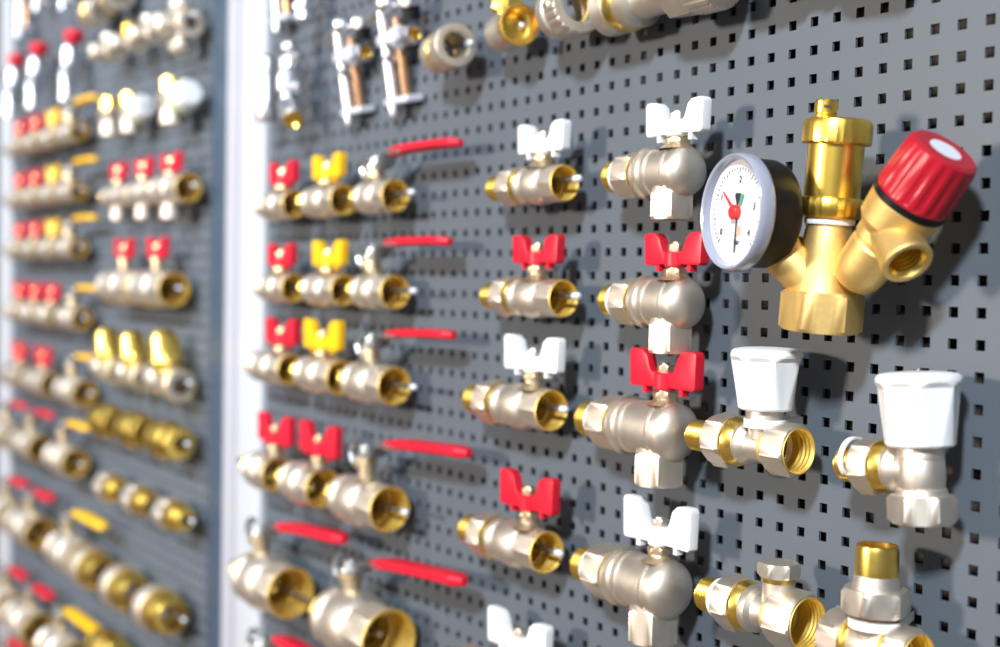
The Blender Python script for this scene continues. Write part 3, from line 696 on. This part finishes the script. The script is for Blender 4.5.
pos_w = ['leftmost', 'second along', 'third along']
for i, (zh_, nm, *hs) in enumerate(rows):
    R, zf, H, W, drop = dat[i]
    hs = [h for h in hs if h]
    Zax = zh_ - (drop + (4 if i < 5 else 2))
    d = 25 if i < 5 else 30
    n = len(hs)
    stems = {3: (-1304, -1222, -1138), 2: (-1304, -1180)}[n] if i < 5 else (-1352, -1222)
    L = 78 if n == 3 else (112 if i < 5 else 118)
    for j, ((typ, m), sx) in enumerate(zip(hs, stems)):
        lx = sx - (50 if n == 3 else 66)
        cn = 'red' if m is RED else 'yellow'
        key = ('L', i, typ, cn)
        P = straight_valve(str(key), L, sx - lx, R, typ, m, False, zf, 9, 0, 1.0 if i < 6 else 1.2, H, W, (82 if i == 5 else 92) if i < 6 else 78, lab=cn + (' plastic sleeve' if typ == Lv else ' plastic wing handle'))
        place(P, 'ball_valve', '%s %s ball valve, %s on the %s row of the blurred left panel' % (cn, 'lever' if typ == Lv else 'butterfly', pos_w[j], nm), 'valve', lx, Zax, d, GLV)
    sx = -1062 if i < 3 else (-1046 if i < 5 else (-1066 if i == 5 else -1041))
    if i == 7: sx = -1074
    lx = sx - 44
    P = straight_valve('LY%d' % i, 84 if i < 4 else (96 if i < 6 else 112), sx - lx, R, Lv, YELLOW, False, zf + (7 if i < 4 else 10 if i < 5 else 0), 9, 0, 1.0 if i < 6 else 1.2, 0, 0, 84 if i < 6 else (118 if i == 6 else 130), lab='yellow plastic sleeve')
    place(P, 'ball_valve', 'yellow lever ball valve ending the %s row of the blurred left panel' % nm, 'valve', lx, Zax, d, GLV)
    hook(-1425, lx + (84 if i < 4 else 112) + 12, Zax + 2, d, 'steel wire hook through the %s valve row of the blurred left panel' % nm)
# ninth row: bodies only reach the bottom edge
for j, sx in enumerate((-1352, -1222)):
    P = straight_valve('L9', 118, 66, 27, Lv, RED, False, 45, 9, 0, 1.2, 0, 0, 78, lab='red plastic sleeve')
    place(P, 'ball_valve', 'red lever ball valve, %s, at the very bottom of the left panel' % pos_w[j], 'valve', sx - 66, -745, 30, GLV)
hook(-1425, -1150, -743, 30, 'steel wire hook through the lowest valves of the blurred left panel')
# red capped chrome taps at the top
def capped_tap():
    P = []
    b = Part('body', CHROME)
    lathe(b.bm, [(0, 8), (0, 9), (24, 9.5), (26, 11), (40, 12), (48, 10.5), (52, 8), (54, 0)], RZ, 32)
    lathe(b.bm, [(0, 8), (-30, 9), (-32, 7), (-32, 0)], T(0, 0, 34) @ Matrix.Rotation(.35, 4, 'Y'), 28)
    P.append(b)
    sp = Part('spout', CHROME); tube(sp.bm, [(2, -4, 22), (8, -8, 8), (10, -9, -8), (10, -9, -22)], 8.5, n=18); P.append(sp)
    h = Part('cap', RED, 'red plastic cap'); lathe(h.bm, [(54, 0), (54, 9), (58, 12), (66, 13), (70, 11), (71, 0)], Matrix.Rotation(.25, 4, 'Y') @ RZ, 32)
    box(h.bm, -4, 30, -5, 5, 62, 70, Matrix.Rotation(.1, 4, 'Y')); P.append(h)
    return P
CP = capped_tap()
for X, Z, w in ((-1340, 108, 'against the white edge post'), (-1222, 108, 'middle of the three'), (-1062, 102, 'nearest the ball fittings')):
    place(CP, 'garden_tap', 'blurred chrome tap with red cap on the left panel, ' + w, 'tap', X, Z, 26, 'red capped taps')
    bm = bmesh.new(); tube(bm, [(0, 1.5, 0), (0, -15, 0), (0, -17, 0)], 2.4); single('display_pin', bm, STEEL, 'steel pin behind the blurred red capped tap, ' + w, 'pin', 'steel display pins', loc=(X, 0, Z + 34))
for X, Z, w in ((-1322, 210, 'beside the white edge post'), (-1230, 232, 'second along'), (-1104, 214, 'nearest the ball fittings')):
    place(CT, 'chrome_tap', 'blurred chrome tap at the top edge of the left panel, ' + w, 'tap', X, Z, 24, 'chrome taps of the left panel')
    bm = bmesh.new(); tube(bm, [(0, 1.5, 0), (0, -15, 0), (0, -18, 0)], 2.4); single('display_pin', bm, STEEL, 'steel pin behind the blurred chrome tap, ' + w, 'pin', 'steel display pins', loc=(X, 0, Z + 30))
# right column of the left panel
def cross(up=True, down=False, brass=False, k=1.0):
    P = []
    b = Part('body', NICKEL)
    lathe(b.bm, [(-16, 6), (-16, 9), (-14, 10), (-11, 10), (-8, 8), (8, 8), (12, 10.5), (22, 12), (23, 11.5), (23, 6)], RX, 36, close=True)
    ends = [RY @ Matrix.Rotation(PI, 4, 'Z')] + ([RZ] if up else []) + ([RZ @ Matrix.Rotation(PI, 4, 'Z')] if down else [])
    for M in ends: lathe(b.bm, [(0, 7), (10, 7), (12, 9.5), (17, 11), (22, 9.5), (24.5, 5), (25, 0)], M, 36)
    bore(b, 10, 23.4, 8, rim=11); P.append(b)
    if brass:
        c = Part('brass_plug', BRASS, 'brass plug on top'); lathe(c.bm, [(8, 7), (10, 9.5), (22, 9.5), (26, 6), (26, 0)], RZ, 28); P.append(c)
    return P
place(cross(True), 'tee_fitting', 'blurred nickel tee fitting, first from the left of the ball ended fittings', 'pipe fitting', -908, 123, 25, 'ball ended nickel fittings')
place(cross(False, False, True), 'tee_fitting', 'blurred nickel fitting with brass plug among the ball ended fittings', 'pipe fitting', -833, 123, 25, 'ball ended nickel fittings')
place(cross(True, False), 'tee_fitting', 'blurred nickel tee with single ball end up, left of the four way cross', 'pipe fitting', -768, 123, 25, 'ball ended nickel fittings')
place(cross(True, True), 'tee_fitting', 'blurred nickel four way cross with open ring end, nearest the dark strip', 'pipe fitting', -676, 120, 25, 'ball ended nickel fittings', scale=1.22)
hook(-940, -636, 127, 25, 'steel wire hook through the blurred ball ended fittings')
place(coupling(50, 17, False), 'pipe_coupling', 'blurred coupling with brass bore at the top of the left panel', 'pipe fitting', -985, 180, 25, 'ball ended nickel fittings')
place(coupling(50, 17, False), 'pipe_coupling', 'blurred coupling at the top edge just right of the brass bored one', 'pipe fitting', -915, 186, 25, 'ball ended nickel fittings')
hook(-995, -850, 184, 25, 'steel wire hook through the two blurred couplings at the top of the left panel')
def mixing_valve(green):
    P = []
    b = Part('body', NICKEL); lathe(b.bm, [(-26, 0), (-26, 11), (-24, 12.5), (-10, 12.5), (-6, 9), (8, 9), (14, 9), (14, 0)], RZ, 32)
    lathe(b.bm, [(-22, 6), (-22, 9), (0, 9.5), (22, 9), (22, 6)], RX, 28, close=True); P.append(b)
    c = Part('brass_nut', BRASS, 'brass nut'); nut(c.bm, 6, 20, 10, RZ); P.append(c)
    if green:
        g = Part('plastic_head', WHITE, 'white plastic head'); lathe(g.bm, [(24, 0), (24, 12), (26, 14), (40, 13.5), (44, 11), (44, 0)], T(26, 0, -2) @ Matrix.Rotation(1.35, 4, 'Y') @ T(0, 0, -24) @ RZ, 32)
        k = g.sub('green_ring', GREENW, 'pale green ring'); lathe(k.bm, [(14, 10), (14, 13), (24, 14.4), (31, 14.6), (31, 10)], T(26, 0, -2) @ Matrix.Rotation(1.35, 4, 'Y') @ T(0, 0, -24) @ RZ, 32, close=True); P.append(g)
    return P
place(mixing_valve(False), 'mixing_valve', 'blurred nickel valve with plain brass nut, left of the green ringed heads', 'valve', -898, 48, 26, 'blurred mixing valves')
place(mixing_valve(True), 'mixing_valve', 'blurred mixing valve with white and pale green head, middle of the row', 'valve', -826, 46, 26, 'blurred mixing valves')
place(mixing_valve(True), 'mixing_valve', 'blurred mixing valve with white head nearest the dark strip', 'valve', -694, 46, 26, 'blurred mixing valves', scale=1.1)
hook(-945, -672, 48, 26, 'steel wire hook through the blurred mixing valves')
# three red angle valves
for j, (X, Z, R, w) in enumerate(((-912, -50, 13, 'first'), (-826, -50, 14, 'middle'), (-742, -50, 16, 'largest'))):
    P = straight_valve('ra%d' % j, 92, 44, R, B, RED, False, 19, 9, 0, 1.0, 21, 27 if j < 2 else 30, lab='red plastic wing handle')
    if j == 0 or True:
        Q = list(P)
        o = Part('drain_outlet', NICKEL); lathe(o.bm, [(-R * .7, R * .6), (-R * .7 - 4, R * .6), (-R - 3, R * .75), (-R - 14, R * .75), (-R - 16, R * .5), (-R - 16, 0)], T(44, 0, 0) @ RZ, 28)
        Q.append(o)
    place(Q, 'drain_valve', 'blurred red butterfly drain valve, %s of the three on the left panel' % w, 'valve', X, Z, 25, 'blurred drain valves')
hook(-922, -632, -48, 25, 'steel wire hook through the three blurred drain valves')
for j, (X, w) in enumerate(((-905, 'left'), (-797, 'right'))):
    P = straight_valve('rb', 112, 62, 19.5, B, RED, False, 33, 9, 0, 1.0, 24, 32, lab='red plastic wing handle')
    place(P, 'ball_valve', 'large blurred red butterfly valve, %s one of the pair below the drain valves' % w, 'valve', X, -156, 26, GLV)
hook(-915, -668, -154, 26, 'steel wire hook through the pair of large blurred butterfly valves')
def strainer():
    P = []
    b = Part('body', NICKEL); lathe(b.bm, [(0, 8), (0, 13), (2, 15.5), (18, 15.5), (22, 12), (42, 12), (44, 15), (62, 15.5), (64, 14.5), (64, 8)], RX, 36); bore(b, 40, 64.4, 12, rim=15); P.append(b)
    c = Part('brass_leg', BRASS, 'upright brass cylinder with domed end')
    M = T(38, -2, 0) @ Matrix.Rotation(-.42, 4, 'Y') @ RZ
    lathe(c.bm, [(4, 12), (14, 14), (17, 16.5), (24, 16.5), (26, 15.8), (40, 15), (47, 12), (51, 7), (52, 0)], M, 32); P.append(c)
    return P
ST = strainer()
for X, w in ((-925, 'left'), (-835, 'middle'), (-735, 'right')):
    place(ST, 'strainer', 'blurred strainer with upright brass cylinder, %s one of three' % w, 'strainer', X, -252, 26, 'blurred strainers', rot=(0, math.radians(4), 0), scale=1.12 if w == 'right' else 1.0)
hook(-935, -636, -252, 26, 'steel wire hook through the three blurred strainers')
def check_valve():
    P = []
    b = Part('body', BRASS); lathe(b.bm, [(0, 8), (0, 15), (4, 16), (8, 16), (12, 14), (18, 18), (30, 21), (42, 20), (50, 16), (54, 15), (56, 17.5), (70, 17.5), (72, 16.5), (72, 8)], RX, 40); bore(b, 40, 72, 11.5, rim=15.5); P.append(b)
    n = Part('hex_end', BRASS); nut(n.bm, 54, 70, 16.5, RX, 10); P.append(n)
    return P
CV = check_valve()
for X, w in ((-935, 'left'), (-835, 'middle'), (-733, 'right')):
    place(CV, 'check_valve', 'blurred bulging brass check valve, %s one of three on the left panel' % w, 'valve', X, -318, 26, 'blurred check valves')
hook(-955, -640, -316, 26, 'steel wire hook through the three blurred check valves')
def small_union():
    P = []
    n = Part('union_nut', NICKEL, 'nickel nut'); nut(n.bm, 0, 26, 16, RX, 9); P.append(n)
    b = Part('body', BRASS); lathe(b.bm, [(24, 9), (24, 15.5), (34, 16), (44, 14), (48, 10.5), (57, 10.5), (58, 9.5), (58, 7), (30, 7)], RX, 36); P.append(b)
    return P
SU = small_union()
for X, w in ((-904, 'left'), (-804, 'middle'), (-702, 'right')):
    place(SU, 'pipe_union', 'small blurred union of nickel nut and brass tail, %s one of three' % w, 'pipe fitting', X, -396, 26, 'small blurred unions')
hook(-915, -625, -394, 26, 'steel wire hook through the three small blurred unions')
def ring_union():
    P = []
    n = Part('ring_nut', NICKEL, 'broad nickel ring'); lathe(n.bm, [(0, 14), (0, 24), (2, 26), (22, 26), (24, 25), (24, 14)], RX, 44, close=True); P.append(n)
    b = Part('body', BRASS); lathe(b.bm, [(22, 12), (22, 22), (26, 23), (42, 22), (47, 19.5), (56, 19), (57, 18), (57, 14), (54, 13), (20, 13), (20, 12)], RX, 44); P.append(b)
    return P
RU = ring_union()
for X, w in ((-962, 'left'), (-845, 'middle'), (-732, 'right')):
    place(RU, 'pipe_union', 'large blurred union of nickel ring and brass barrel, %s one of three' % w, 'pipe fitting', X, -505, 28, 'large blurred unions', scale=1.0)
hook(-975, -640, -500, 28, 'steel wire hook through the three large blurred unions')
place(check_valve(), 'check_valve', 'blurred brass fitting at the bottom edge below the large unions', 'valve', -925, -592, 28, 'blurred check valves', scale=1.1)
hook(-940, -820, -590, 28, 'steel wire hook through the brass fitting at the bottom edge')

# ------------------------------------------------------------------ light of the hall and an added fill spot
def area(name, loc, target, size, energy, col):
    l = bpy.data.lights.new(name, 'AREA'); l.shape = 'RECTANGLE'; l.size = size[0]; l.size_y = size[1]; l.energy = energy; l.color = col
    o = bpy.data.objects.new(name, l); COL.objects.link(o); o.location = loc
    o.rotation_euler = (Vector(target) - Vector(loc)).to_track_quat('-Z', 'Y').to_euler()
    return o
C0 = Vector((0, 0, -.15))
A_DIR = Vector((-.33, -1, .16)); B_DIR = Vector((.62, -1, .72))
area('hall_lamp', C0 + A_DIR * 4.0, C0, (.42, .42), 150, (1.0, .86, .72))
area('hall_lamp', C0 + B_DIR * 2.4, C0, (.30, .30), 165, (.86, .94, 1.0))
sp = bpy.data.lights.new('added_fill_spot', 'SPOT'); sp.energy = 340; sp.color = (.80, .89, 1.0); sp.spot_size = math.radians(36); sp.spot_blend = .7; sp.shadow_soft_size = .34  # unseen fill light, added to brighten the left panel
so = bpy.data.objects.new('added_fill_spot', sp); COL.objects.link(so); so.location = (-1.2, -2.3, 1.5)
so.rotation_euler = (Vector((-1.08, 0, -.12)) - so.location).to_track_quat('-Z', 'Y').to_euler()
w = bpy.data.worlds.new('hall'); scene.world = w; w.use_nodes = True
bg = w.node_tree.nodes['Background']; bg.inputs[0].default_value = (.84, .90, 1.0, 1); bg.inputs[1].default_value = .21
# ------------------------------------------------------------------ camera
cam = bpy.data.cameras.new('camera'); co = bpy.data.objects.new('camera', cam); COL.objects.link(co)
r = Vector((0.573094708, 0.819271193, 0.018898917)); dn = Vector((0.039269692, -0.004419902, -0.999218873)); fw = Vector((-0.818547706, 0.573389202, -0.03470555))
co.matrix_world = Matrix(((r.x, -dn.x, -fw.x, .62724), (r.y, -dn.y, -fw.y, -.52202), (r.z, -dn.z, -fw.z, -.13842), (0, 0, 0, 1)))
cam.sensor_width = 36; cam.lens = 36 * 1279.69 / 1000; cam.clip_start = .02; cam.clip_end = 50
cam.dof.use_dof = True; cam.dof.focus_distance = .665; cam.dof.aperture_fstop = 4.6; cam.dof.aperture_blades = 0
scene.camera = co
vs = scene.view_settings
vs.view_transform = 'Standard'; vs.look = 'None'; vs.exposure = 0.0; vs.gamma = 1; vs.use_curve_mapping = False
